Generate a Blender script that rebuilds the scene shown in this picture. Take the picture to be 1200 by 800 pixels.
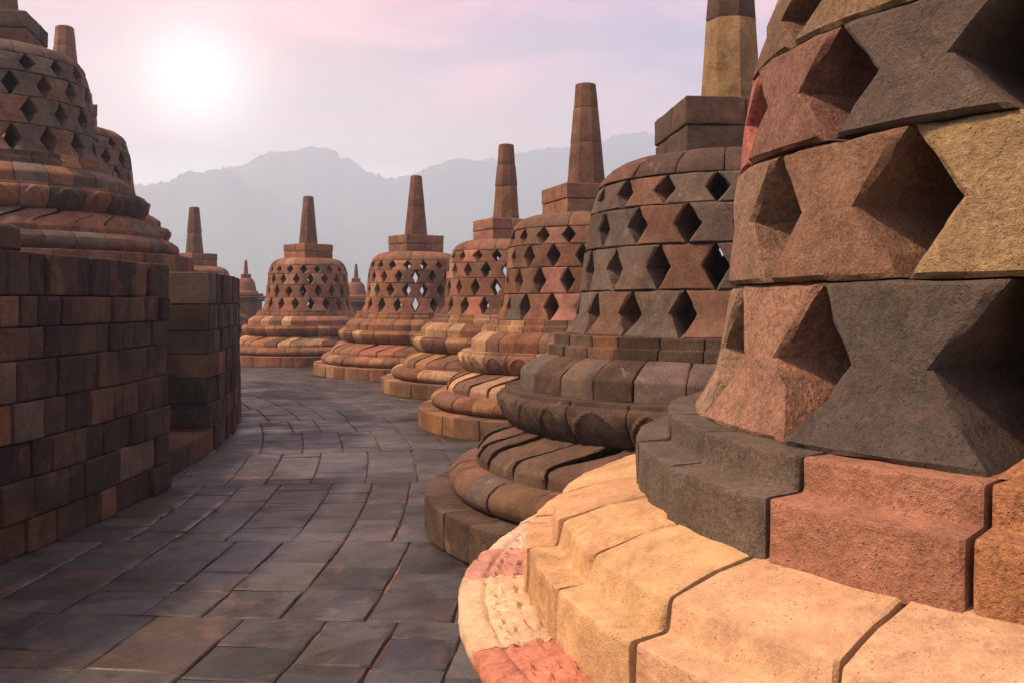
import bpy, math, random
from mathutils import Vector, noise
random.seed(7)
sc = bpy.context.scene
for o in list(bpy.data.objects): bpy.data.objects.remove(o)
R_ = math.radians
PI = math.pi

# ------------------------------------------------------------------ camera
F_PX = 1100.0
EYE = 1.29
cam_d = bpy.data.cameras.new('camera'); cam = bpy.data.objects.new('camera', cam_d)
sc.collection.objects.link(cam); sc.camera = cam
cam.location = (0, 0, EYE); cam.rotation_euler = (R_(90), 0, 0)
cam_d.sensor_width = 36; cam_d.lens = 36*F_PX/1200; cam_d.shift_y = -47/1200
cam_d.clip_start = 0.02; cam_d.clip_end = 12000

# ------------------------------------------------------------------ sky
SUN_AZ, SUN_EL = -106.0, 50.0        # the lamp: over the left shoulder, soft
def direction(az, el):
    a, e = R_(az), R_(el)
    return Vector((math.sin(a)*math.cos(e), math.cos(a)*math.cos(e), math.sin(e)))
GLOW = Vector((-370/1100, 1, 253/1100)).normalized()

world = bpy.data.worlds.new('World'); sc.world = world; world.use_nodes = True
wt = world.node_tree; wt.nodes.clear()
class NT:
    def __init__(s, tree): s.t = tree
    def n(s, typ, **kw):
        nd = s.t.nodes.new(typ)
        for k, v in kw.items(): setattr(nd, k, v)
        return nd
    def put(s, sock, v):
        if hasattr(v, 'is_linked') or hasattr(v, 'links'): s.t.links.new(v, sock)
        else: sock.default_value = v
    def math(s, op, a, b=None, clamp=False):
        nd = s.n('ShaderNodeMath', operation=op); nd.use_clamp = clamp
        s.put(nd.inputs[0], a)
        if b is not None: s.put(nd.inputs[1], b)
        return nd.outputs[0]
    def mix(s, f, a, b, mode='MIX'):
        nd = s.n('ShaderNodeMix', data_type='RGBA', blend_type=mode)
        s.put(nd.inputs[0], f)
        s.put(nd.inputs[6], a if not isinstance(a, tuple) else (*a, 1)[:4])
        s.put(nd.inputs[7], b if not isinstance(b, tuple) else (*b, 1)[:4])
        return nd.outputs[2]
    def ramp(s, f, stops, interp='LINEAR'):
        nd = s.n('ShaderNodeValToRGB'); nd.color_ramp.interpolation = interp
        el = nd.color_ramp.elements
        while len(el) < len(stops): el.new(0.5)
        for e, (p, c) in zip(el, stops):
            e.position = p; e.color = (*c, 1) if isinstance(c, tuple) else (c, c, c, 1)
        s.put(nd.inputs[0], f); return nd.outputs[0]
    def noise(s, vec, scale, detail=4, rough=.55, dist=0):
        nd = s.n('ShaderNodeTexNoise'); s.put(nd.inputs['Vector'], vec)
        nd.inputs['Scale'].default_value = scale; nd.inputs['Detail'].default_value = detail
        nd.inputs['Roughness'].default_value = rough; nd.inputs['Distortion'].default_value = dist
        return nd.outputs[0]
    def vmath(s, op, a, b=None):
        nd = s.n('ShaderNodeVectorMath', operation=op); s.put(nd.inputs[0], a)
        if b is not None: s.put(nd.inputs[1], b)
        return nd.outputs[1] if op == 'DOT_PRODUCT' else nd.outputs[0]
    def rng(s, v, a, b, c=0.0, d=1.0):
        nd = s.n('ShaderNodeMapRange'); s.put(nd.inputs[0], v)
        for i, q in enumerate((a, b, c, d)): nd.inputs[i+1].default_value = q
        return nd.outputs[0]

w = NT(wt)
dirv = w.vmath('NORMALIZE', w.n('ShaderNodeTexCoord').outputs['Generated'])
sep = w.n('ShaderNodeSeparateXYZ'); wt.links.new(dirv, sep.inputs[0])
zz = sep.outputs[2]; xx = sep.outputs[0]; yy = sep.outputs[1]
# dawn colours by height: overbright at the horizon, rose, then lilac and blue overhead
sky = w.ramp(w.rng(zz, -0.1, 1.0), [(0.0, (1.2, 1.0, .9)), (.10, (4.2, 3.8, 3.5)), (.185, (3.8, 3.4, 3.1)), (.225, (1.0, .72, .60)), (.268, (.42, .25, .20)), (.318, (.26, .07, .08)), (.364, (.38, .03, .05)),  # low band boosted, unseen behind the mountains, added to light the haze
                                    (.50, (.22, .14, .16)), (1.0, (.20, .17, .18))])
# cooler and deeper away from the sun
side = w.rng(xx, -.22, .30)
high = w.math('MULTIPLY', w.rng(zz, .10, .27), w.rng(zz, .62, .40))
sky = w.mix(w.math('MULTIPLY', side, high), sky, (.015, .02, .20))
# warmer and dimmer behind
sky = w.mix(w.rng(yy, .25, -.35), sky, (.14, .11, .10))
# drifting cloud
cvec = w.vmath('MULTIPLY', dirv, (1.0, 1.0, 3.2))
cl = w.noise(cvec, 4.2, 6, .55, .6)
cl = w.rng(cl, .44, .66)
cl = w.math('MULTIPLY', cl, w.rng(zz, .06, .22))
sky = w.mix(w.math('MULTIPLY', cl, .8), sky, (.80, .24, .24))
# the sun's glow in the vapour
dt = w.math('MAXIMUM', w.vmath('DOT_PRODUCT', dirv, tuple(GLOW)), 0.0)
g1 = w.math('POWER', dt, 650.0); g2 = w.math('POWER', dt, 60.0); g3 = w.math('POWER', dt, 14.0)
def scaled(col, f):
    nd = w.n('ShaderNodeVectorMath', operation='SCALE'); nd.inputs[0].default_value = col; wt.links.new(f, nd.inputs[3]); return nd.outputs[0]
glow = w.vmath('ADD', w.vmath('ADD', scaled((1.0, .95, .85), g1), scaled((.12, .09, .05), g2)), scaled((.08, .04, .01), g3))
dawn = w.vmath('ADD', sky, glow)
nish = w.n('ShaderNodeTexSky', sky_type='NISHITA'); nish.sun_disc = False
nish.sun_elevation = R_(SUN_EL); nish.sun_rotation = R_(SUN_AZ)
b1 = w.n('ShaderNodeBackground'); wt.links.new(w.vmath('MULTIPLY', nish.outputs[0], (.50, .42, .37)), b1.inputs[0]); b1.inputs[1].default_value = 0.05
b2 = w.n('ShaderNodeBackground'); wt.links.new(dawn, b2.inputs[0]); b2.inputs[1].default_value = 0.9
add = w.n('ShaderNodeAddShader'); wt.links.new(b1.outputs[0], add.inputs[0]); wt.links.new(b2.outputs[0], add.inputs[1])
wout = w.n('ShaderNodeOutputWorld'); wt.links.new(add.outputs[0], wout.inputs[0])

# ------------------------------------------------------------------ sun
sd = bpy.data.lights.new('sun', 'SUN'); sun = bpy.data.objects.new('sun', sd); sc.collection.objects.link(sun)
sd.energy = 3.1; sd.angle = R_(4); sd.color = (1.0, .66, .40)
sun.rotation_euler = direction(SUN_AZ, SUN_EL).to_track_quat('Z', 'Y').to_euler()
sun.location = (-20, -10, 30)

sc.view_settings.view_transform = 'Standard'; sc.view_settings.look = 'None'
sc.view_settings.exposure = 1.5; sc.view_settings.gamma = 1.0; sc.view_settings.use_curve_mapping = False
sc.render.engine = 'CYCLES'
sc.cycles.use_denoising = True
sc.cycles.max_bounces = 6; sc.cycles.diffuse_bounces = 2; sc.cycles.volume_bounces = 6
sc.cycles.sample_clamp_indirect = 6

# ------------------------------------------------------------------ mesh helpers
class MB:
    """collects blocks; every vertex carries the colour of its stone and a random number"""
    def __init__(s): s.v = []; s.f = []; s.c = []
    def add(s, verts, faces, col):
        b = len(s.v); s.v += verts; s.f += [tuple(b+i for i in f) for f in faces]
        cc = (*[x*.70 for x in col], random.random()); s.c += [cc]*len(verts)
    def build(s, name, mat, parent=None, sharp=38, loc=None):
        me = bpy.data.meshes.new(name); me.from_pydata(s.v, [], s.f); me.validate()
        at = me.attributes.new('tint', 'FLOAT_COLOR', 'POINT')
        at.data.foreach_set('color', [x for c in s.c for x in c])
        me.polygons.foreach_set('use_smooth', [True]*len(me.polygons))
        me.set_sharp_from_angle(angle=R_(sharp))
        me.materials.append(mat)
        o = bpy.data.objects.new(name, me); sc.collection.objects.link(o)
        if parent: o.parent = parent
        return o

def nz(p, f, seed=0.0):
    return noise.noise(Vector((p[0]*f+seed, p[1]*f-seed*.7, p[2]*f+seed*.3)))

def rounded(pts, e):
    """rounds the corners of a closed profile by e"""
    out = []; n = len(pts)
    for i in range(n):
        p = Vector(pts[i]); a = Vector(pts[i-1]); b = Vector(pts[(i+1) % n])
        da, db = (a-p), (b-p)
        la, lb = da.length, db.length
        if la < 1e-6 or lb < 1e-6: continue
        if da.angle(db) > R_(160): out.append(tuple(p)); continue
        k = min(e, la*.4, lb*.4)
        q1 = p+da/la*k; q3 = p+db/lb*k; q2 = (q1+q3)/2*.45+p*.55
        h = 1.7*k if min(la, lb) > 4*k else 0
        out += ([tuple(p+da/la*h)] if h else []) + [tuple(q1), tuple(q2), tuple(q3)] + ([tuple(p+db/lb*h)] if h else [])
    return out

def dense(pts, step):
    out = []; n = len(pts)
    for i in range(n):
        a = Vector(pts[i]); b = Vector(pts[(i+1) % n]); k = max(1, int((b-a).length/step))
        for j in range(k): out.append(tuple(a.lerp(b, j/k)))
    return out

def block(mb, t0, t1, prof, col, nth=3, gap=.0025, e=.012, amp=.004, freq=7, seed=0, disp=None, rmin=0, cxy=(0, 0), twist=None):
    """a stone: the closed profile (r, z) swept from angle t0 to t1, its ends rounded off"""
    rr = max(p[0] for p in prof)
    g = gap/rr; er = e/rr
    n = len(prof)
    cr = sum(p[0] for p in prof)/n; cz = sum(p[1] for p in prof)/n
    ths = [t0+g, t0+g+er] + [t0+g+er+(t1-t0-2*g-2*er)*k/nth for k in range(1, nth)] + [t1-g-er, t1-g]
    vs = []
    m = len(ths)
    for i, t in enumerate(ths):
        u = (t-t0)/(t1-t0); tb = t
        ct, st = math.cos(t), math.sin(t)
        for (r, z) in prof:
            if twist: t = tb+twist(z)*(t1-t0); ct, st = math.cos(t), math.sin(t)
            if i in (0, m-1):
                d = math.hypot(cr-r, cz-z) or 1
                k = min(.5, e*(.35+1.5*abs(nz((r*ct, r*st, z), 22, seed)))/d); r2 = r+(cr-r)*k; z2 = z+(cz-z)*k
            else: r2, z2 = r, z
            if r > rmin:
                if disp: r2, z2 = disp(t, r2, z2, u)
                if amp:
                    p = (r2*ct, r2*st, z2)
                    d = amp*(nz(p, freq, seed)+.6*nz(p, freq*2.7, seed+5))
                    r2 += d; z2 += d*.35
            vs.append((cxy[0]+r2*ct, cxy[1]+r2*st, z2))
    fs = []
    for i in range(m-1):
        for j in range(n):
            k = (j+1) % n
            fs.append((i*n+j, (i+1)*n+j, (i+1)*n+k, i*n+k))
    fs.append(tuple(range(n))); fs.append(tuple((m-1)*n+j for j in reversed(range(n))))
    mb.add(vs, fs, col)

def joints(n, jit=.18, ph=None):
    ph = random.random()*2*PI if ph is None else ph
    return [ph+2*PI*(k+random.uniform(-jit, jit))/n for k in range(n)]

def ring(mb, prof, js, colf, dr=.006, dz=0.0, **kw):
    js = sorted(js)
    for i in range(len(js)):
        a = js[i]; b = js[(i+1) % len(js)] + (2*PI if i == len(js)-1 else 0)
        o = random.uniform(-dr, dr)
        z = random.uniform(-dz, 0)
        pr = [(r+o, zz_+z) for r, zz_ in prof]
        k2 = dict(kw)
        if callable(kw.get('nth')): k2['nth'] = kw['nth']((a+b)/2)
        block(mb, a, b, pr, colf((a+b)/2), seed=random.random()*50, **k2)

def lattice_block(mb, a, b, z0, z1, rad, thick, W, col, nT=8, nth=4, e=.012, gap=.004, amp=.004, seed=0):
    """one hourglass stone of the bell: the diamonds are the gaps between its neighbours"""
    def ts(n, el): return sorted(set([0, el, 1-el, 1]+[k/n for k in range(1, n)]))
    h = z1-z0
    T = ts(nT, min(.06, e/h)); 
    span = b-a
    us = [0, .05] + [k/nth for k in range(1, nth)] + [.95, 1]
    vs = []; nu = len(us); nt = len(T)
    for inner in (0, 1):
        for t in T:
            z = z0+gap*.6+(h-gap*1.2)*t
            wv = W*span/2*(1-abs(2*t-1))
            r0 = rad(z)
            lo = a+wv+gap/r0; hi = b-wv-gap/r0
            for u in us:
                th = lo+(hi-lo)*u
                edge = (u in (0, 1)) or (t in (0, 1))
                if inner: r = r0-thick
                else:
                    r = r0-(e*.8 if edge else 0)
                    if edge:                       # worn and chipped arrises
                        q = (r*math.cos(th), r*math.sin(th), z)
                        r -= 2.6*amp*max(0, nz(q, 23, seed+6)+.12)
                        if u in (0, 1): th += (1 if u == 0 else -1)*1.5*amp*max(-.3, nz(q, 15, seed+8))/r
                p = (r*math.cos(th), r*math.sin(th), z)
                if not inner and amp:
                    r += amp*(nz(p, 6, seed)+.5*nz(p, 19, seed+4))
                zj = z + (amp*.6*nz(p, 9, seed+9) if (t not in (0, 1)) else amp*.8*nz(p, 12, seed+3))
                vs.append((r*math.cos(th), r*math.sin(th), zj))
    fs = []; off = nu*nt
    for i in range(nt-1):
        for j in range(nu-1):
            q = i*nu+j
            fs.append((q, q+1, q+nu+1, q+nu)); fs.append((off+q, off+q+nu, off+q+nu+1, off+q+1))
    for j in range(nu-1):
        fs.append((j, off+j, off+j+1, j+1)); q = (nt-1)*nu+j; fs.append((q, q+1, off+q+1, off+q))
    for i in range(nt-1):
        q = i*nu; fs.append((q, q+nu, off+q+nu, off+q)); q = i*nu+nu-1; fs.append((q, off+q, off+q+nu, q+nu))
    mb.add(vs, fs, col)

def box(mb, lo, hi, col, e=.012, amp=.004, seed=0, sub=3, rot=0.0, taper=1.0):
    """a dressed stone with rounded arrises and an uneven face"""
    n = sub
    def axis(a, b):
        k = min(e, (b-a)*.3); return [a, a+k]+[a+k+(b-a-2*k)*i/n for i in range(1, n)]+[b-k, b]
    ax = [axis(lo[i], hi[i]) for i in range(3)]; m = n+3
    idx = {}; vs = []
    cx = [(lo[i]+hi[i])/2 for i in range(3)]
    cr, sr = math.cos(rot), math.sin(rot)
    def vid(i, j, k):
        key = (i, j, k)
        if key not in idx:
            p = [ax[0][i], ax[1][j], ax[2][k]]
            ends = [i in (0, m-1), j in (0, m-1), k in (0, m-1)]
            if sum(ends) >= 2:
                for q in range(3):
                    if ends[q]: p[q] += (e*.45 if p[q] < cx[q] else -e*.45)
            d = amp*(nz(p, 6, seed)+.6*nz(p, 17, seed+2))
            for q in range(3):
                if ends[q]: p[q] += d*(1 if p[q] > cx[q] else -1)
            x, y = p[0], p[1]
            idx[key] = len(vs); vs.append((x*cr-y*sr, x*sr+y*cr, p[2]))
        return idx[key]
    fs = []
    for a in range(m-1):
        for b in range(m-1):
            fs.append((vid(a, b, 0), vid(a, b+1, 0), vid(a+1, b+1, 0), vid(a+1, b, 0)))
            fs.append((vid(a, b, m-1), vid(a+1, b, m-1), vid(a+1, b+1, m-1), vid(a, b+1, m-1)))
            fs.append((vid(a, 0, b), vid(a+1, 0, b), vid(a+1, 0, b+1), vid(a, 0, b+1)))
            fs.append((vid(a, m-1, b), vid(a, m-1, b+1), vid(a+1, m-1, b+1), vid(a+1, m-1, b)))
            fs.append((vid(0, a, b), vid(0, a, b+1), vid(0, a+1, b+1), vid(0, a+1, b)))
            fs.append((vid(m-1, a, b), vid(m-1, a+1, b), vid(m-1, a+1, b+1), vid(m-1, a, b+1)))
    mb.add(vs, fs, col)

def thing(name, label, cat, loc, rz=0, group=None):
    o = bpy.data.objects.new(name, None); sc.collection.objects.link(o)
    o.location = loc; o.rotation_euler = (0, 0, rz); o.empty_display_size = .3
    o['label'] = label; o['category'] = cat
    if group: o['group'] = group
    return o

# ------------------------------------------------------------------ materials
def stone_mat(name, bump=.6, pores=1.0, rough=.92, blotch=.5, lichen=.25, fine=1.0, grain=1.0, wash=.6):
    m = bpy.data.materials.new(name); m.use_nodes = True
    t = NT(m.node_tree); bs = m.node_tree.nodes['Principled BSDF']
    at = t.n('ShaderNodeAttribute'); at.attribute_name = 'tint'
    tc = t.n('ShaderNodeTexCoord').outputs['Object']
    sh = t.n('ShaderNodeVectorMath', operation='SCALE'); sh.inputs[0].default_value = (37.0, 53.0, 71.0)
    t.put(sh.inputs[3], at.outputs['Alpha'])
    P = t.vmath('ADD', tc, sh.outputs[0])
    big = t.noise(P, 3.2, 4, .6, .4)
    mid = t.noise(P, 17, 5, .65, .3)
    fin = t.noise(P, 95, 4, .7)
    gr = t.noise(P, 330*fine, 2, .6)
    col = at.outputs['Color']
    k = t.math('ADD', 1.0-blotch/2, t.math('MULTIPLY', t.rng(big, .28, .72), blotch))
    k = t.math('MULTIPLY', k, t.rng(mid, .25, .75, .72, 1.28))
    own = t.rng(t.math('FRACT', t.math('MULTIPLY', at.outputs['Alpha'], 7.3)), 0, 1, .45, 1.25)
    finv = t.math('ADD', 1.0, t.math('MULTIPLY', t.math('SUBTRACT', t.rng(fin, .28, .72, 1-.42*grain, 1+.42*grain), 1.0), own))
    k = t.math('MULTIPLY', k, finv)
    k = t.math('MULTIPLY', k, t.rng(gr, .25, .75, 1-.26*grain, 1+.26*grain))
    vm = t.n('ShaderNodeVectorMath', operation='SCALE'); t.put(vm.inputs[0], col); t.put(vm.inputs[3], k)
    c = vm.outputs[0]
    run = t.noise(t.vmath('MULTIPLY', tc, (1.0, 1.0, .55)), 2.3, 6, .68, .5)
    c = t.mix(t.math('MULTIPLY', t.rng(run, .50, .66), wash), c, t.vmath('MULTIPLY', c, (.40, .37, .36)))
    run2 = t.noise(t.vmath('ADD', tc, (7.0, 3.0, 1.0)), 3.1, 6, .7, .8)
    c = t.mix(t.math('MULTIPLY', t.rng(run2, .54, .68), wash*.55), c, (.235, .13, .078))
    # pale lichen and mineral bloom
    li = t.math('MULTIPLY', t.rng(t.noise(P, 9, 6, .7, .8), .60, .72), lichen)
    c = t.mix(li, c, (.42, .33, .23))
    # soot-dark weathering
    so = t.math('MULTIPLY', t.rng(t.noise(P, 5.5, 6, .7, 1.2), .56, .70), .55)
    c = t.mix(so, c, t.vmath('MULTIPLY', c, (.42, .38, .38)))
    # vesicles of the andesite
    vo = t.n('ShaderNodeTexVoronoi'); t.put(vo.inputs['Vector'], P); vo.inputs['Scale'].default_value = 120
    pit = t.math('MULTIPLY', t.rng(vo.outputs['Distance'], .20, .08), t.rng(t.noise(P, 40, 2), .48, .60))
    pit = t.math('MULTIPLY', pit, pores)
    c = t.mix(t.math('MULTIPLY', pit, .6), c, t.vmath('MULTIPLY', c, (.35, .33, .33)))
    t.put(bs.inputs['Base Color'], c)
    bs.inputs['Roughness'].default_value = rough
    bs.inputs['Specular IOR Level'].default_value = .25
    hgt = t.math('ADD', t.math('MULTIPLY', mid, 1.0), t.math('ADD', t.math('MULTIPLY', fin, .45), t.math('MULTIPLY', gr, .16)))
    hgt = t.math('SUBTRACT', hgt, t.math('MULTIPLY', pit, .5))
    bp = t.n('ShaderNodeBump'); bp.inputs['Strength'].default_value = bump; bp.inputs['Distance'].default_value = .012
    t.put(bp.inputs['Height'], hgt); m.node_tree.links.new(bp.outputs[0], bs.inputs['Normal'])
    return m

M_STONE = stone_mat('weathered andesite')
M_NEAR = stone_mat('coarse andesite', wash=.45, bump=1.0, pores=1.0, blotch=.35, lichen=.12)
M_CREAM = stone_mat('pale restored stone', bump=.6, pores=1.5, blotch=.28, lichen=.0, grain=.55, wash=.25)
M_WALL = stone_mat('dark terrace stone', bump=.7, lichen=.12, blotch=.7)

def paving_mat():
    m = stone_mat('slate paving', bump=.35, pores=.3, rough=.62, blotch=.5, lichen=.1)
    t = NT(m.node_tree); bs = m.node_tree.nodes['Principled BSDF']
    tc = t.n('ShaderNodeTexCoord').outputs['Object']
    wet = t.noise(tc, .9, 5, .6, .6)
    t.put(bs.inputs['Roughness'], t.rng(wet, .38, .62, .30, .72))
    damp = t.math('MULTIPLY', t.rng(t.noise(tc, 1.5, 7, .62, 1.0), .540, .578), .75)
    src = bs.inputs['Base Color'].links[0].from_socket
    dust = t.math('MULTIPLY', t.rng(t.noise(t.vmath('ADD', tc, (4.0, 9.0, 0.0)), 2.6, 7, .7, .6),   .62, .76), .20)
    src = t.mix(dust, src, (.19, .105, .065))
    t.put(bs.inputs['Base Color'], t.mix(damp, src, t.vmath('MULTIPLY', src, (.40, .27, .22))))
    bs.inputs['Specular IOR Level'].default_value = .45
    return m
M_PAVE = paving_mat()

def simple_mat(name, c1, c2, scale, rough=.95, bump=.3):
    m = bpy.data.materials.new(name); m.use_nodes = True
    t = NT(m.node_tree); bs = m.node_tree.nodes['Principled BSDF']
    tc = t.n('ShaderNodeTexCoord').outputs['Object']
    n1 = t.noise(tc, scale, 6, .65)
    t.put(bs.inputs['Base Color'], t.mix(t.rng(n1, .35, .65), c1, c2))
    bs.inputs['Roughness'].default_value = rough
    bp = t.n('ShaderNodeBump'); bp.inputs['Strength'].default_value = bump; t.put(bp.inputs['Height'], n1)
    m.node_tree.links.new(bp.outputs[0], bs.inputs['Normal'])
    return m
M_SAND = simple_mat('sandy joint fill', (.07, .042, .028), (.24, .135, .075), 3.0)
M_FOREST = simple_mat('forest', (.025, .045, .022), (.06, .085, .035), .02)
M_FIELD = simple_mat('lowland', (.13, .15, .08), (.24, .22, .13), .01)

# ------------------------------------------------------------------ stone colours
DARK = (.092, .064, .050); GREY = (.142, .113, .096); BROWN = (.19, .112, .078); RUST = (.24, .12, .075)
TAN = (.40, .265, .165); OCHRE = (.38, .215, .105); PINK = (.36, .165, .125); CREAM = (.72, .52, .33); ROSE = (.52, .27, .20)
def vary(c, v=.16):
    k = 1+random.uniform(-v, v); return tuple(x*k*(1+random.uniform(-.05, .05)) for x in c)
def palette(pairs, v=.18):
    cols = [c for c, w_ in pairs]; ws = [w_ for c, w_ in pairs]
    return lambda th=0: vary(random.choices(cols, ws)[0], v)
P_WARM = palette([(BROWN, 4), (RUST, 4), (TAN, 2.2), (OCHRE, 1.2), (PINK, .5), (GREY, 1)])
FARB = (.27, .14, .092); FARR = (.32, .155, .095)
P_WARMD = palette([(FARB, 6), (FARR, 4), (BROWN, 2), (TAN, .4), (PINK, .4)], .14)
P_FAR = palette([(FARB, 5), (FARR, 4), (BROWN, 2), (TAN, 2), ((.58, .37, .22), 1.8), (OCHRE, 1.2), (PINK, .5)])
LTAN = (.56, .36, .21)
P_LIGHT = palette([(BROWN, 3.5), (TAN, 2.5), (LTAN, 2.4), (OCHRE, 2.5), (RUST, 3), (PINK, .5)])
P_DARK = palette([(DARK, 4), (GREY, 3), (BROWN, 2.6)], .14)
P_VDARK = palette([(DARK, 5), (tuple(x*1.2 for x in DARK), 3)])
P_EBELL = palette([(GREY, 5), (BROWN, 2), (TAN, .4)], .16)
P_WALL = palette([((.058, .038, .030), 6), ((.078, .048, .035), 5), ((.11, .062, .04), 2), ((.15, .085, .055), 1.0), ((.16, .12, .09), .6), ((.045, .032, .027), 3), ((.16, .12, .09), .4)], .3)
P_G = palette([(BROWN, 4), (RUST, 3), (GREY, 3), (DARK, 1.5), (OCHRE, .5)])

# ------------------------------------------------------------------ stupa
PROFILE = dict(
    plinth=[(1.81, 0), (1.81, .195), (1.30, .195), (1.30, 0)],
    torus=[(1.50, .188), (1.60, .190), (1.645, .215), (1.668, .25), (1.67, .28), (1.655, .315), (1.61, .35), (1.55, .365), (1.25, .365), (1.25, .188)],
    petal=[(1.505, .34), (1.505, .415), (1.49, .432), (1.462, .468), (1.42, .51), (1.36, .55), (1.29, .575), (1.0, .575), (1.0, .34)],
    cushion=[(1.27, .565), (1.31, .585), (1.352, .635), (1.38, .69), (1.388, .735), (1.375, .762), (1.355, .765), (1.355, .79), (1.0, .79), (1.0, .565)],
    moulding=[(1.243, .78), (1.243, .885), (1.232, .902), (1.16, .955), (1.09, .985), (.8, .985), (.8, .78)],
    steps=[(1.085, .975), (1.085, 1.04), (1.05, 1.043), (1.05, 1.10), (.55, 1.10), (.55, .975)],
    bell=[(1.095, .985), (1.13, .955), (1.19, .925), (1.34, .893), (1.58, .868), (1.79, .842), (1.90, .81), (1.96, .785)],
    rows=[1.095, 1.34, 1.58, 1.79, 1.955],
    cap=[(.79, 1.957), (.775, 1.99), (.74, 2.035), (.67, 2.08), (.58, 2.11), (.48, 2.125), (.2, 2.125), (.2, 1.957)],
)
def interp(tab):
    def f(z):
        if z <= tab[0][0]: return tab[0][1]
        for (a, ra), (b, rb) in zip(tab, tab[1:]):
            if z <= b: 
                k = (z-a)/(b-a); return ra+(rb-ra)*k
        return tab[-1][1]
    return f

def petal_twist(z):
    """the stones of the lotus slope are petals: their joints run in an S up the slope"""
    v = min(1, max(0, (z-.415)/.16)); return .85*(v*v*(3-2*v))-.3*math.sin(v*PI)*(1-v)
def petal_relief(A):
    def d(t, r, z, u):
        v = min(1, max(0, (z-.415)/.16))
        on = min(1, max(0, (z-.36)/.06))
        k = A*(u-.55) + A*.42*math.exp(-((u-.93)/.07)**2) - A*.25*math.exp(-((u-.80)/.05)**2)
        k *= on*(1-.5*v)
        return r+k, z+k*.8*v
    return d
def lotus_relief(A, z0, z1):
    """an upright pointed petal with a raised rim on every stone of the cushion, tips of a second row between"""
    def d(t, r, z, u):
        v = min(1, max(0, (z-z0)/(z1-z0)))
        w_ = abs(u-.5)*2
        lim = .97*(1-v**3.2)
        e = lim-w_
        if e > 0: k = A*min(1, e/.16) - A*.45*min(1, max(0, (e-.20)/.16)) + A*.3*math.exp(-(w_/.12)**2)*(1-v)
        else: k = A*.35*min(1, max(0, (1-abs(w_-1)*1.6-v*.25)))
        return r+k-A*.5, z
    return d

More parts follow.
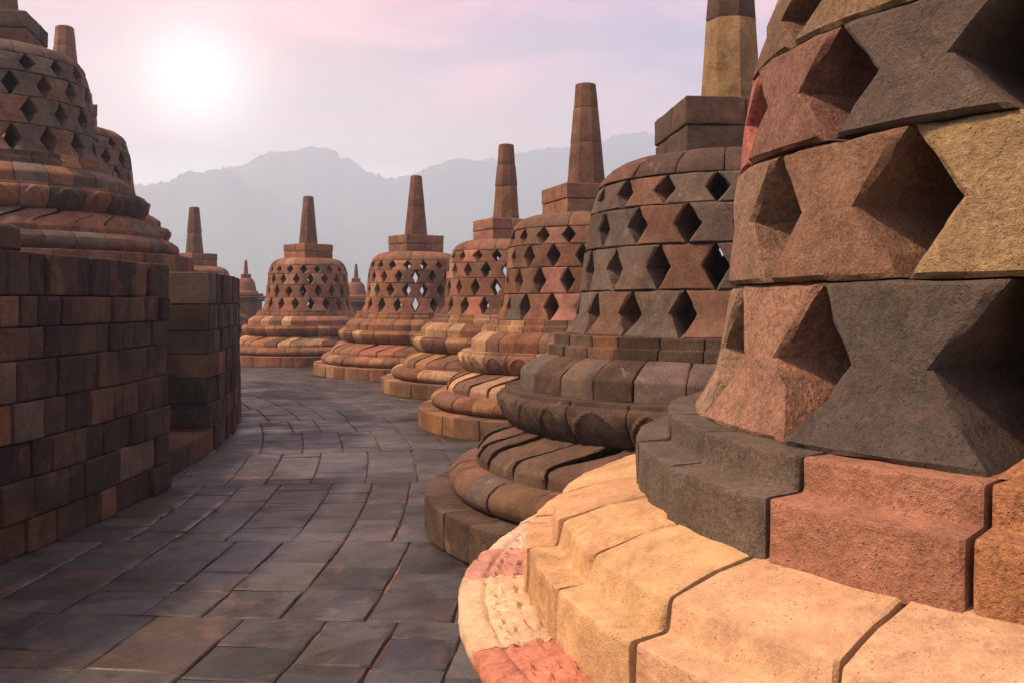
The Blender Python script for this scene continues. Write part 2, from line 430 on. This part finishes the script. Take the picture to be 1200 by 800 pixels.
def stupa(label, X, Y, base=0.0, seed=1, kz=1.0, N=16, phase=0.0, W=.5, hrot=0.4, spire=(1.08, .215, .12), pal=None, pals={}, near=0,
          prof=None, jo={}, lean=0.0, mats={}):
    random.seed(seed)
    P = dict(PROFILE)
    if prof: P.update(prof)
    root = thing('stupa', label, 'stupa', (X, Y, base), 0, 'perforated bell stupas along the round terraces')
    if near != 2: root.rotation_euler = (R_(random.uniform(-.5, .5)), R_(random.uniform(-.5, .5)), 0)
    pal = pal or P_WARM
    step = (.07, .045, .028)[near]
    def part(name, key, n, e=(.009, .009, .006)[near], disp=None, nth=None, dr=.007, jit=.16, amp=.005, col=None, twist=None, gap=.0025):
        mb = MB()
        pr = dense(rounded(P[key], e), step)
        if near == 1 and key in ('cushion', 'petal'): pr = dense(pr, .016)
        if near == 2 and key == 'cushion':
            pr = [q for a, b in zip(pr, pr[1:]+pr[:1]) for q in (dense([a, b], .008)[:max(1, int(math.dist(a, b)/.008))] if min(a[0], b[0]) > 1.31 and min(a[1], b[1]) > .60 else [a])]
        rmin = min(p[0] for p in P[key])+.03
        ring(mb, pr, jo.get(key) or joints(n, jit), col or pals.get(key, pal), dr=dr, nth=nth or (3, 5, 9)[near], e=e, amp=amp*(1, 1, .9)[near], gap=gap, freq=(7, 7, 13)[near],
             disp=disp, rmin=rmin, dz=.004, twist=twist)
        return mb.build(name, mats.get(key, M_NEAR if near == 2 else M_STONE), root)
    part('plinth', 'plinth', 42)
    part('torus_moulding', 'torus', 36, dr=.010)
    part('lotus_slope', 'petal', 30, disp=petal_relief((.008, .017, .02)[near]), nth=(7, 22, 12)[near], twist=petal_twist)
    cd = pals.get('cushion_disp', 'lotus')
    part('lotus_cushion', 'cushion', 30, disp=(lotus_relief(.026, .575, .765) if (cd == 'lotus' and near) else cd if callable(cd) else None),
         nth=(4, 28, lambda a: 60 if 140 < math.degrees(a) % 360 < 235 else 8)[near], jit=.16)
    part('upper_moulding', 'moulding', 30, e=(.010, .010, .006)[near], gap=(.0025, .003, .006)[near])
    part('step_band', 'steps', 28, e=(.009, .009, .006)[near], gap=(.0025, .003, .005)[near])
    # the lattice bell
    zb = P['rows'][0]
    zk = lambda z: zb+(z-zb)*kz
    rad = interp([(zk(z), r) for z, r in P['bell']])
    mb = MB(); rows = [zk(z) for z in P['rows']]
    bp = pals.get('bell', pal)
    for k in range(4):
        for i in range(N):
            a = phase+2*PI*(i+(.5 if k % 2 else 0))/N; b = a+2*PI/N
            ja = random.uniform(-.006, .006); rj = random.uniform(-.008, .008)*(1.3 if near == 2 else 1)
            c = bp((a+b)/2, k) if getattr(bp, 'rows', False) else bp((a+b)/2)
            lattice_block(mb, a+ja, b+ja, rows[k], rows[k+1], (lambda z, rj=rj: rad(z)+rj), (.27, .27, .36)[near], W*random.uniform(.94, 1.04), c,
                          nT=(4, 8, 16)[near], nth=(3, 6, 14)[near], e=(.007, .008, .009)[near], gap=.003, amp=(.004, .006, .006)[near], seed=random.random()*40)
    mb.build('lattice_bell', M_NEAR if near == 2 else M_STONE, root)
    dzc = zk(P['rows'][-1])-P['rows'][-1]
    capp = [(r, z+dzc) for r, z in P['cap']]
    mb = MB(); ring(mb, dense(rounded(capp, .010), step), joints(N, .12), pals.get('cap', pal), nth=5, e=.008, amp=.006, rmin=.25)
    mb.build('dome_cap', M_NEAR if near == 2 else M_STONE, root)
    # square harmika of two courses
    z0 = max(z for r, z in capp)-.02; s = .375; hz = .16
    mb = MB()
    for c in range(2):
        o = random.uniform(-.1, .1); o2 = random.uniform(-.1, .1); g = .0025; ss = s*(1.0 if c else .985)
        za, zb2 = z0+c*hz+(g if c else 0), z0+(c+1)*hz-(0 if c else g)
        for (xa, xb) in ((-ss, o), (o, ss)):
            for (ya, yb) in ((-ss, o2), (o2, ss)):
                box(mb, (xa+(g if xa > -ss else 0), ya+(g if ya > -ss else 0), za), (xb-(g if xb < ss else 0), yb-(g if yb < ss else 0), zb2),
                    pals.get('harmika', pal)(), e=.007, amp=.005, seed=random.random()*30, rot=hrot, sub=3+near*2)
    mb.build('harmika', M_STONE, root)
    # octagonal spire of stacked drums
    H, r0, r1 = spire
    z1 = z0+2*hz-.004
    cuts = [0, random.uniform(.36, .48)] + ([random.uniform(.70, .8)] if random.random() < .4 else []) + [1]
    spc = random.choice([BROWN, (.21, .115, .078), (.17, .11, .082)])
    mb = MB()
    for a, b in zip(cuts, cuts[1:]):
        top = b == 1
        zs = [a, a+.012, a+(b-a)*.33, a+(b-a)*.66, b-.012, b]
        vs = []; nv = 8*3
        o = random.uniform(-.004, .004); sd_ = random.random()*20
        for zi, q in enumerate(zs):
            r = (r0+(r1-r0)*q)+o
            if zi in (0, len(zs)-1): r -= .006 if not (top and zi) else .030
            for j in range(nv):
                t = 2*PI*j/nv+hrot
                m_ = (j % 3)
                # octagon outline with slightly worn corners
                ph = (j/3 % 1.0)-.5
                rr = r*math.cos(PI/8)/math.cos(abs((j % 3)/3*PI/4-PI/8)) if m_ else r*.985
                x, y, z = rr*math.cos(t), rr*math.sin(t), z1+H*q
                d = .005*nz((x, y, z), 8, sd_)
                vs.append((x+d+lean*H*q, y+d, z))
        fs = [(i*nv+j, i*nv+(j+1) % nv, (i+1)*nv+(j+1) % nv, (i+1)*nv+j) for i in range(len(zs)-1) for j in range(nv)]
        fs.append(tuple(reversed(range(nv)))); fs.append(tuple((len(zs)-1)*nv+j for j in range(nv)))
        sp = pals.get('spire'); c = sp(a) if sp else vary(spc, .10)
        mb.add(vs, fs, c)
    mb.build('spire', M_STONE, root, sharp=24)
    return root

D_ = math.radians
# --- the row along the path, far to near
stupa('reddish stupa at the far bend, spire against pale hills, next to the shorter wall', -4.41, 20.3, seed=11, kz=1.10,
      N=18, phase=.1, hrot=D_(50), spire=(1.05, .205, .105), pal=P_FAR, pals=dict(bell=P_WARMD, plinth=P_WARMD, harmika=P_WARMD, cap=P_WARMD))
stupa('reddish stupa with big bright see-through diamonds in its bell, second from the wall corner', -1.77, 17.1, seed=23, kz=1.06, N=18, phase=.28, hrot=D_(32.7),
      spire=(1.10, .225, .105), pal=P_FAR, pals=dict(bell=P_WARMD, harmika=P_WARMD, cap=P_WARMD))
stupa('mid path stupa with pink and tan blocks in its bell and a low orange plinth', -.10, 13.8, seed=35, kz=1.06, N=18, phase=.2, hrot=D_(24.5),
      spire=(1.12, .215, .12), pal=P_LIGHT, pals=dict(bell=palette([(BROWN, 3), (TAN, 1.5), ((.50, .26, .15), 1.6), (PINK, 1.4), (RUST, 3)]), harmika=P_WARMD, cap=P_WARMD), near=0)
stupa('stupa with tall plain brown spire and yellowish rounded foot, just behind the charcoal one', .81, 10.1, seed=41, kz=1.10, N=18, phase=.05, hrot=D_(18.5),
      spire=(1.12, .225, .12), pal=P_LIGHT, pals=dict(plinth=palette([(OCHRE, 3), (RUST, 3), (TAN, 1), (BROWN, 1)]), bell=palette([(BROWN, 5), (RUST, 4), ((.34, .18, .13), 1.2), (GREY, 1.5)]), harmika=P_WARMD, cap=palette([(BROWN, 3), (PINK, 1)]),  # plinth: its sunlit orange is put into the stone colours
      spire=lambda a: vary(BROWN, .08)), near=1)
def spireE(a): return (.33, .225, .115) if a < .3 else (.13, .085, .07)
stupa('charcoal stupa with dark lotus cushion and golden lichened spire base', 1.30, 5.57, seed=57, kz=1.0, N=18, phase=D_(182), hrot=D_(4.5), W=.46,
      spire=(1.12, .190, .115), pal=P_DARK, pals=dict(bell=P_EBELL, plinth=P_VDARK, torus=palette([(BROWN, 3), (GREY, 2), (TAN, .7)]), cushion=P_VDARK,
      petal=palette([((.13, .086, .066), 4), ((.10, .07, .056), 3)], .12), cap=palette([(DARK, 2), ((.17, .09, .075), 3)]), harmika=P_VDARK, steps=palette([(DARK, 3), (BROWN, 2), (RUST, 1)]), spire=spireE), near=1)

# --- the one at hand
FP = dict(
    plinth=[(1.50, 0), (1.50, .195), (1.20, .195), (1.20, 0)],
    torus=[(1.35, .188), (1.42, .20), (1.45, .25), (1.45, .29), (1.42, .34), (1.36, .365), (1.1, .365), (1.1, .188)],
    petal=[(1.36, .34), (1.36, .415), (1.34, .45), (1.28, .51), (1.22, .55), (1.0, .56), (1.0, .34)],
    cushion=[(1.24, .53), (1.34, .545), (1.43, .585), (1.475, .625), (1.49, .655), (1.485, .675), (1.43, .685), (1.33, .69), (1.0, .69), (1.0, .53)],
    moulding=[(1.350, .68), (1.347, .780), (1.290, .786), (1.278, .838), (1.19, .868), (1.09, .888), (.8, .888), (.8, .68)],
    steps=[(1.108, .878), (1.106, .982), (1.036, .987), (1.034, 1.045), (.55, 1.045), (.55, .878)],
    bell=[(1.04, .985), (1.07, .962), (1.13, .93), (1.33, .89), (1.58, .868), (1.79, .842), (1.90, .81), (1.96, .785)],
    rows=[1.04, 1.325, 1.58, 1.79, 1.955],
)
def deg(t): return math.degrees(t) % 360
FGREY = (.15, .12, .098)
def f_bell(t, k):
    a = deg(t)
    tab = [[(180, 202, (.36, .20, .145)), (202, 225, (.100, .083, .078)), (225, 250, (.42, .22, .11)), (150, 180, (.30, .20, .15))],
           [(168, 192, (.27, .175, .12)), (192, 214, (.235, .15, .095)), (214, 238, (.40, .275, .145))],
           [(180, 202, (.25, .145, .11)), (202, 226, (.13, .10, .085)), (150, 180, (.42, .15, .12))],
           [(168, 192, (.21, .13, .09)), (192, 214, (.26, .18, .11))]][k]
    for lo, hi, c in tab:
        if lo <= a < hi: return vary(c, .05)
    return vary(random.choice([BROWN, GREY, RUST]), .1)
f_bell.rows = True
def f_steps(t):
    a = deg(t); return vary(FGREY if a < 208 else (.42, .215, .145) if a < 225 else (.52, .27, .125) if a < 260 else BROWN, .06)
def f_mould(t): return vary(random.choice([(.68, .435, .225), (.70, .475, .27)]), .04)
def f_ring(t):
    a = deg(t); return vary((.72, .52, .37) if a < 167 else (.62, .32, .25) if a < 177 else (.74, .55, .36) if a < 193.7 else (.60, .235, .16) if a < 230 else TAN, .04)
def merge(fixed, n):
    lo, hi = min(fixed), max(fixed); js = [D_(x) for x in fixed]; k = int((360-(hi-lo))/360*n)
    return js+[D_(hi+(360-(hi-lo))*(i+1)/(k+1)) for i in range(k)]
def ring_carving(t, r, z, u_=0):
    """shallow carved scrolls, a border line and wandering cracks on the flat of the ring"""
    if z < .64: return r, z
    u = (t % (2*PI))*1.42
    g = 0
    q = (r-1.335)/.15                       # 0 at the inner edge, 1 at the rim
    g += math.exp(-((q-.66)/.05)**2)*.009   # border line
    if q < .60:
        cell = u*9.0; a = (cell % 1.0)-.5; b = ((q/.30) % 1.0)-.5
        if int(cell) % 2: a = -a
        dd = math.hypot(a*1.1, b)
        g += math.exp(-((dd-.30)/.085)**2)*.012*(1 if a+b*.6 > -.22 else .15)
        g += math.exp(-((abs(a)-.47)/.06)**2)*.006
    wob = nz((r*9, t*9, 0), 1.0, 3)
    g += max(0, .012-abs(wob)*.22)*.6
    return r, z-g+.006*nz((r, t, 1), 14)
stupa('huge stupa with pale cream slabs, a carved pink ring and deep diamond holes', 1.38, 2.01, seed=69, N=16, phase=D_(201.7), hrot=.3, W=.58,
      pal=P_WARM, pals=dict(bell=f_bell, steps=f_steps, moulding=f_mould, cushion=f_ring, cushion_disp=ring_carving), near=2, prof=FP,
      jo=dict(moulding=merge([158, 170, 182.5, 194.7, 206.7, 220.7, 234, 247], 28), steps=merge([150, 163, 176, 192, 208.3, 225, 243, 258], 24),
              cushion=merge([145, 156, 167, 177, 193.7, 206, 218, 231], 30)), mats=dict(moulding=M_CREAM, cushion=M_CREAM))

# --- next in the ring, its spire showing over the wall
stupa('stupa whose spire and square top just rise over the shorter wall', -7.6, 22.5, seed=77, kz=1.0, N=18, phase=.3, hrot=D_(58),
      spire=(1.12, .215, .115), pal=P_FAR)
# --- on the upper terrace
UP = 1.53
stupa('large stupa on the terrace right above the long dark wall', -5.0, 9.1, base=UP, seed=81, kz=1.07, N=18, phase=.11, hrot=D_(12),
      spire=(1.1, .215, .12), pal=P_G, pals=dict(bell=palette([(GREY, 4), (BROWN, 4)]), harmika=P_DARK), near=1)
stupa('stupa half hidden behind the large one above the dark wall', -6.23, 13.1, base=UP, seed=93, kz=1.05, N=18, phase=.2, hrot=D_(30),
      spire=(1.12, .225, .12), pal=P_G, pals=dict(spire=lambda a: vary((.26, .16, .11), .06)))

# ------------------------------------------------------------------ terraces, paving
CX, CY = -17.5, 6.5
def disc(name, r, z0, z1, mat):
    n = 160; vs = [(CX+r*math.cos(2*PI*i/n), CY+r*math.sin(2*PI*i/n), z) for z in (z0, z1) for i in range(n)]
    fs = [(i, (i+1) % n, n+(i+1) % n, n+i) for i in range(n)]+[tuple(range(n, 2*n)), tuple(reversed(range(n)))]
    me = bpy.data.meshes.new(name); me.from_pydata(vs, [], fs); me.materials.append(mat)
    o = bpy.data.objects.new(name, me); sc.collection.objects.link(o); o['kind'] = 'structure'; return o
disc('terrace_ground', 21.8, -17.5, -.013, M_SAND)
disc('lower_terrace', 27.5, -17.6, -2.6, M_SAND)
disc('upper_terrace', 14.15, -17.4, UP-.02, M_SAND)

random.seed(5)
mb = MB()
SX, SY = -17.5, 5.0
SLATE = (.058, .061, .066); SL2 = (.046, .048, .052); SL3 = (.078, .079, .080); SL4 = (.062, .046, .041); SL5 = (.085, .070, .056)
S0 = -3.0
while S0 < 31:                                   # laid in beds a few slabs long, the rows shifting from bed to bed
  S1 = S0+random.uniform(1.0, 2.3)
  r = 13.5+random.uniform(0, .3)
  while r < 22.4:
    wd = random.uniform(.25, .42)
    s = S0
    while s < S1-.01:
        ln = random.uniform(.26, .46) if random.random() < .85 else random.uniform(.16, .24)
        if S1-s-ln < .16: ln = S1-s
        a0, a1 = (s-SY)/16.5, (s+ln-SY)/16.5
        mx, my = SX+(r+wd/2)*math.cos((a0+a1)/2), SY+(r+wd/2)*math.sin((a0+a1)/2)
        s += ln
        rc = math.hypot(mx-CX, my-CY)
        if rc < 13.6 or rc > 21.6 or my < -2.6: continue
        c = vary(random.choices([SLATE, SL2, SL3, SL4, SL5], [6, 3.5, 4.0, 1.0, .8])[0], .24)
        near_c = math.hypot(mx, my) < 9
        g = random.uniform(.0015, .0045); j0, j1 = random.uniform(-.005, .005), random.uniform(-.005, .005)
        zt = random.uniform(-.002, .002); tx, ty = random.uniform(-.004, .004), random.uniform(-.004, .004)
        ra, rb = r+g+max(0, j0), r+wd-g+min(0, j1); rm = r+wd/2
        ga = g/rm
        nx = 6 if near_c else 2
        e = .007
        us = [0, e/wd]+[k/nx for k in range(1, nx)]+[1-e/wd, 1]; vs_ = [0, e/ln]+[k/nx for k in range(1, nx)]+[1-e/ln, 1]
        sk = [random.uniform(-.006, .006) for _ in range(4)]
        V = []; m_ = len(us); sd_ = random.random()*40
        for i, u in enumerate(us):
            for j, v in enumerate(vs_):
                rr = ra+(rb-ra)*u; aa = (a0+ga)+(a1-a0-2*ga)*v
                x, y = SX+rr*math.cos(aa), SY+rr*math.sin(aa)
                edge = (i in (0, m_-1)) or (j in (0, m_-1))
                if edge:
                    w_ = .006*nz((x, y, 0), 14, sd_)
                    x += w_; y += w_*.7
                z = zt+tx*(u-.5)+ty*(v-.5)-(.006 if edge else 0)+.0035*nz((x, y, 0), 5, sd_)
                V.append((x, y, z))
        Fc = [(i*m_+j, (i+1)*m_+j, (i+1)*m_+j+1, i*m_+j+1) for i in range(m_-1) for j in range(m_-1)]
        rim = [i*m_ for i in range(m_)]+[(m_-1)*m_+j for j in range(1, m_)]+[i*m_+m_-1 for i in range(m_-2, -1, -1)]+[j for j in range(m_-2, 0, -1)]
        nb = len(V); V += [(V[q][0], V[q][1], -.06) for q in rim]
        for q in range(len(rim)):
            p = (q+1) % len(rim); Fc.append((rim[q], nb+q, nb+p, rim[p]))
        mb.add(V, [tuple(f) for f in Fc], c)
    r += wd
  S0 = S1
pv = mb.build('pavement', M_PAVE, None); pv['kind'] = 'structure'

# ------------------------------------------------------------------ terrace walls
def wall(label, y0, y1, Rw, top, seed, cap_len=.6, wmin=.11, wmax=.25):
    random.seed(seed)
    root = thing('terrace_wall', label, 'wall', (CX, CY, 0))
    zs = [0]; n = 8 if y0 < 6 else 7
    hs = [random.uniform(.80, 1.2) for _ in range(n)]; tot = sum(hs)
    for h in hs: zs.append(zs[-1]+h/tot*top)
    t0 = math.asin((y0-CY)/Rw); t1 = math.asin((y1-CY)/Rw)
    mb = MB()
    for k in range(n):
        t = t0; first = True
        while t < t1-.001:
            wd = random.uniform(wmin, wmax)/Rw if random.random() < .93 else random.uniform(.24, .32)/Rw
            if first: wd = random.uniform(.16, .34)/Rw
            b = t+wd
            if t1-b < .10/Rw: b = t1
            dp = random.uniform(.30, .40)
            if first: dp = .85 if random.random() < .5 else random.uniform(.46, .62)
            o = random.uniform(-.018, .018); lean_ = -.018*(k/n)
            Ro = Rw+o+lean_
            pr = dense(rounded([(Ro, zs[k]+.003), (Ro, zs[k+1]-.003), (Ro-dp, zs[k+1]-.003), (Ro-dp, zs[k]+.003)], .012), .07)
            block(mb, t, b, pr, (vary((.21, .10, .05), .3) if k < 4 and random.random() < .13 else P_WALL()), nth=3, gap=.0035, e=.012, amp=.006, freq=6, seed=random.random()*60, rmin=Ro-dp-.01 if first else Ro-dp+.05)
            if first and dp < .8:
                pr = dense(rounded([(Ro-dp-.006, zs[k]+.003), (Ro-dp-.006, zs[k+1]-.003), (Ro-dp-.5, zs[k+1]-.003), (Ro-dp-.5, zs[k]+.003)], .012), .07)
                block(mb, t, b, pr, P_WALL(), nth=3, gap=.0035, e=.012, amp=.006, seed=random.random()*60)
            t = b; first = False
    mb.build('block_facing', M_WALL, root)
    # rubble core behind the facing
    m2 = MB()
    pr = [(Rw-.2, .0), (Rw-.2, top-.012), (Rw-1.2, top-.012), (Rw-1.2, 0)]
    k = int((t1-t0)*Rw/.4)+1
    block(m2, t0+.14/Rw, t1-.06/Rw, pr, (.09, .06, .045), nth=k, gap=.0, e=.01, amp=0)
    m2.build('core', M_WALL, root)
    return root
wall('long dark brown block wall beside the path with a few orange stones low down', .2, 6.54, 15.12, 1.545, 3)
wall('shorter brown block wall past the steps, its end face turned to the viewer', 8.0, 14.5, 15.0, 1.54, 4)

# steps in the gap between the two walls
random.seed(9)
root = thing('stone_steps', 'dark stone steps in the gap between the two walls', 'steps', (CX, CY, 0))
for k, rb in enumerate((15.0, 14.54, 14.3)):
    mb = MB()
    ta, tb = math.asin((6.56-CY)/15.0), math.asin((7.98-CY)/15.0)
    js = [ta+(tb-ta)*q for q in (0, .24, .52, .77, 1)]
    for a, b in zip(js, js[1:]):
        pr = dense(rounded([(rb, .19*k), (rb, .19*(k+1)), (rb-.42, .19*(k+1)), (rb-.42, .19*k)], .014), .07)
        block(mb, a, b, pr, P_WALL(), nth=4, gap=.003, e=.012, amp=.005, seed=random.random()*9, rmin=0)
    mb.build('step', M_WALL, root)

# a squared stone left on the wall top
root = thing('coping_stone', 'weathered squared stone lying on top of the long dark wall', 'stone block', (-2.78, 4.58, 1.545))
mb = MB(); box(mb, (-.30, -.55, 0), (.22, .36, .14), (.10, .062, .045), e=.02, amp=.012, sub=6, rot=.05); mb.build('block', M_WALL, root)

# ------------------------------------------------------------------ lower balustrade with its shrines
def lathe(mb, prof, n, col, sq=False):
    vs = []; 
    for r, z in prof:
        for j in range(n):
            t = 2*PI*j/n
            vs.append((r*math.cos(t), r*math.sin(t), z))
    fs = [(i*n+j, i*n+(j+1) % n, (i+1)*n+(j+1) % n, (i+1)*n+j) for i in range(len(prof)-1) for j in range(n)]
    fs.append(tuple(reversed(range(n)))); fs.append(tuple((len(prof)-1)*n+j for j in range(n)))
    mb.add(vs, fs, col)
def shrine(label, X, Y, zb, s, rot=.5):
    root = thing('balustrade_shrine', label, 'shrine', (X, Y, zb), rot, 'little shrines on the lower balustrade')
    mb = MB()
    for k, (hw, z0, z1) in enumerate([(.56, 0, .22), (.46, .22, .80), (.54, .80, .88), (.60, .88, .97), (.50, .97, 1.07)]):
        box(mb, (-hw*s, -hw*s, z0*s+(.002 if k else 0)), (hw*s, hw*s, z1*s), vary(BROWN, .15), e=.02, amp=.012, seed=k)
    mb.build('niche_body', M_STONE, root)
    mb = MB(); lathe(mb, [(q*s, z*s) for q, z in [(.42, 1.06), (.44, 1.10), (.40, 1.15), (.36, 1.17), (.34, 1.3), (.31, 1.46), (.24, 1.58), (.16, 1.62), (.15, 1.62)]], 24, vary(RUST, .1))
    mb.build('bell', M_STONE, root)
    mb = MB(); box(mb, (-.15*s, -.15*s, 1.61*s), (.15*s, .15*s, 1.75*s), vary(BROWN, .1), e=.012); mb.build('harmika', M_STONE, root)
    mb = MB(); lathe(mb, [(.085*s, 1.74*s), (.075*s, 1.85*s), (.045*s, 2.22*s), (.03*s, 2.25*s)], 8, vary(RUST, .1)); mb.build('spire', M_STONE, root, sharp=20)
    return root
shrine('little solid shrine with a thin spire, dark against the haze beside the wall corner', -8.62, 30.4, .55, .92)
shrine('little solid shrine with a thin spire peeping between the two stupas at the bend', -5.05, 30.4, .42, .92, .2)
random.seed(31)
root = thing('balustrade_wall', 'weathered stone balustrade carrying the little shrines beyond the stupas', 'wall', (CX, CY, 0))
mb = MB(); Rb = 25.9
t = D_(40)
while t < D_(85):
    b = t+random.uniform(.35, .6)/Rb
    for k in range(7):
        z0 = -2.6+k*.46
        pr = rounded([(Rb+.5, z0), (Rb+.5, z0+.455), (Rb-.5, z0+.455), (Rb-.5, z0)], .03)
        block(mb, t, b, pr, P_WARMD(), nth=2, gap=.006, e=.02, amp=.01, seed=random.random()*9)
    t = b
mb.build('block_facing', M_STONE, root)

# ------------------------------------------------------------------ far land
def land():
    n = 64; L = 2600
    vs = [(-L+2*L*i/n, -400+(2*L)*j/n, -18+1.5*nz((i, j, 0), .3)) for j in range(n+1) for i in range(n+1)]
    fs = [(j*(n+1)+i, j*(n+1)+i+1, (j+1)*(n+1)+i+1, (j+1)*(n+1)+i) for j in range(n) for i in range(n)]
    me = bpy.data.meshes.new('terrain'); me.from_pydata(vs, [], fs); me.materials.append(M_FIELD)
    o = bpy.data.objects.new('terrain', me); sc.collection.objects.link(o); o['kind'] = 'structure'
land()
def hills(name, D, depth, ridge, seed, rough):
    """a range of hills: ridge heights by bearing (in picture columns), falling to the plain on both sides"""
    xs = [p[0] for p in ridge]
    def crest(px):
        if px <= xs[0]: return ridge[0][1]
        for (a, ya), (b, yb) in zip(ridge, ridge[1:]):
            if px <= b:
                k = (px-a)/(b-a); k = k*k*(3-2*k); return ya+(yb-ya)*k
        return ridge[-1][1]
    na, nd = 1500, 26
    vs = []
    for j in range(nd+1):
        q = j/nd*2-1                       # -1 near foot, 0 crest, 1 far foot
        for i in range(na+1):
            px = xs[0]+(xs[-1]-xs[0])*i/na
            az = math.atan((px-600)/F_PX)
            dist = D+q*depth/2+30*nz((px*.01, q, seed), 2.0)
            H = (353-crest(px))/F_PX*D+EYE+18
            fall = max(0, 1-abs(q))**(.8)
            x, y = dist*math.sin(az)/math.cos(az), dist
            z = -18.5+H*fall*(1+rough*.10*nz((x*.012, y*.012, seed), 1)*(1-fall*.8))
            z += (5*nz((x*.03, y*.03, seed), 1)+4.5*abs(nz((x*.10, y*.10, seed), 1))*fall**4+3.5*abs(nz((x*.28, y*.28, seed), 1))*fall**6)*min(1, H*fall/30)*rough
            vs.append((x, y, z))
    w_ = na+1
    fs = [(j*w_+i, j*w_+i+1, (j+1)*w_+i+1, (j+1)*w_+i) for j in range(nd) for i in range(na)]
    me = bpy.data.meshes.new(name); me.from_pydata(vs, [], fs); me.materials.append(M_FOREST)
    me.polygons.foreach_set('use_smooth', [True]*len(me.polygons))
    o = bpy.data.objects.new(name, me); sc.collection.objects.link(o); o['kind'] = 'structure'
hills('hills', 900, 400, [(-520, 300), (-200, 262), (-40, 250), (60, 226), (150, 219), (190, 216), (225, 205), (260, 203), (300, 224), (360, 250), (430, 275), (520, 296), (640, 320)], 2.0, 1.0)
hills('mountains', 1100, 480, [(-420, 300), (0, 280), (160, 250), (230, 216), (270, 196), (300, 186), (335, 178), (358, 175), (385, 178), (405, 190), (430, 203), (458, 209),
      (480, 203), (510, 194), (560, 190), (610, 182), (650, 174), (700, 168), (735, 159), (757, 158), (800, 164), (860, 160), (960, 162), (1080, 170), (1300, 210), (1600, 270)], 5.0, 1.2)

# ------------------------------------------------------------------ morning haze
def haze(density):
    me = bpy.data.meshes.new('haze')
    x0, x1, y0, y1, z0, z1 = -2700, 2700, -450, 4900, -21, 222
    vs = [(x, y, z) for z in (z0, z1) for y in (y0, y1) for x in (x0, x1)]
    fs = [(0, 2, 3, 1), (4, 5, 7, 6), (0, 1, 5, 4), (2, 6, 7, 3), (0, 4, 6, 2), (1, 3, 7, 5)]
    me.from_pydata(vs, [], fs)
    m = bpy.data.materials.new('haze'); m.use_nodes = True; nt = m.node_tree; nt.nodes.clear()
    vol = nt.nodes.new('ShaderNodeVolumePrincipled'); out = nt.nodes.new('ShaderNodeOutputMaterial')
    vol.inputs['Color'].default_value = (.63, .81, 1.0, 1); vol.inputs['Density'].default_value = density
    vol.inputs['Anisotropy'].default_value = .35
    nt.links.new(vol.outputs[0], out.inputs['Volume'])
    me.materials.append(m)
    o = bpy.data.objects.new('haze', me); sc.collection.objects.link(o); o['kind'] = 'stuff'
haze(.0020)
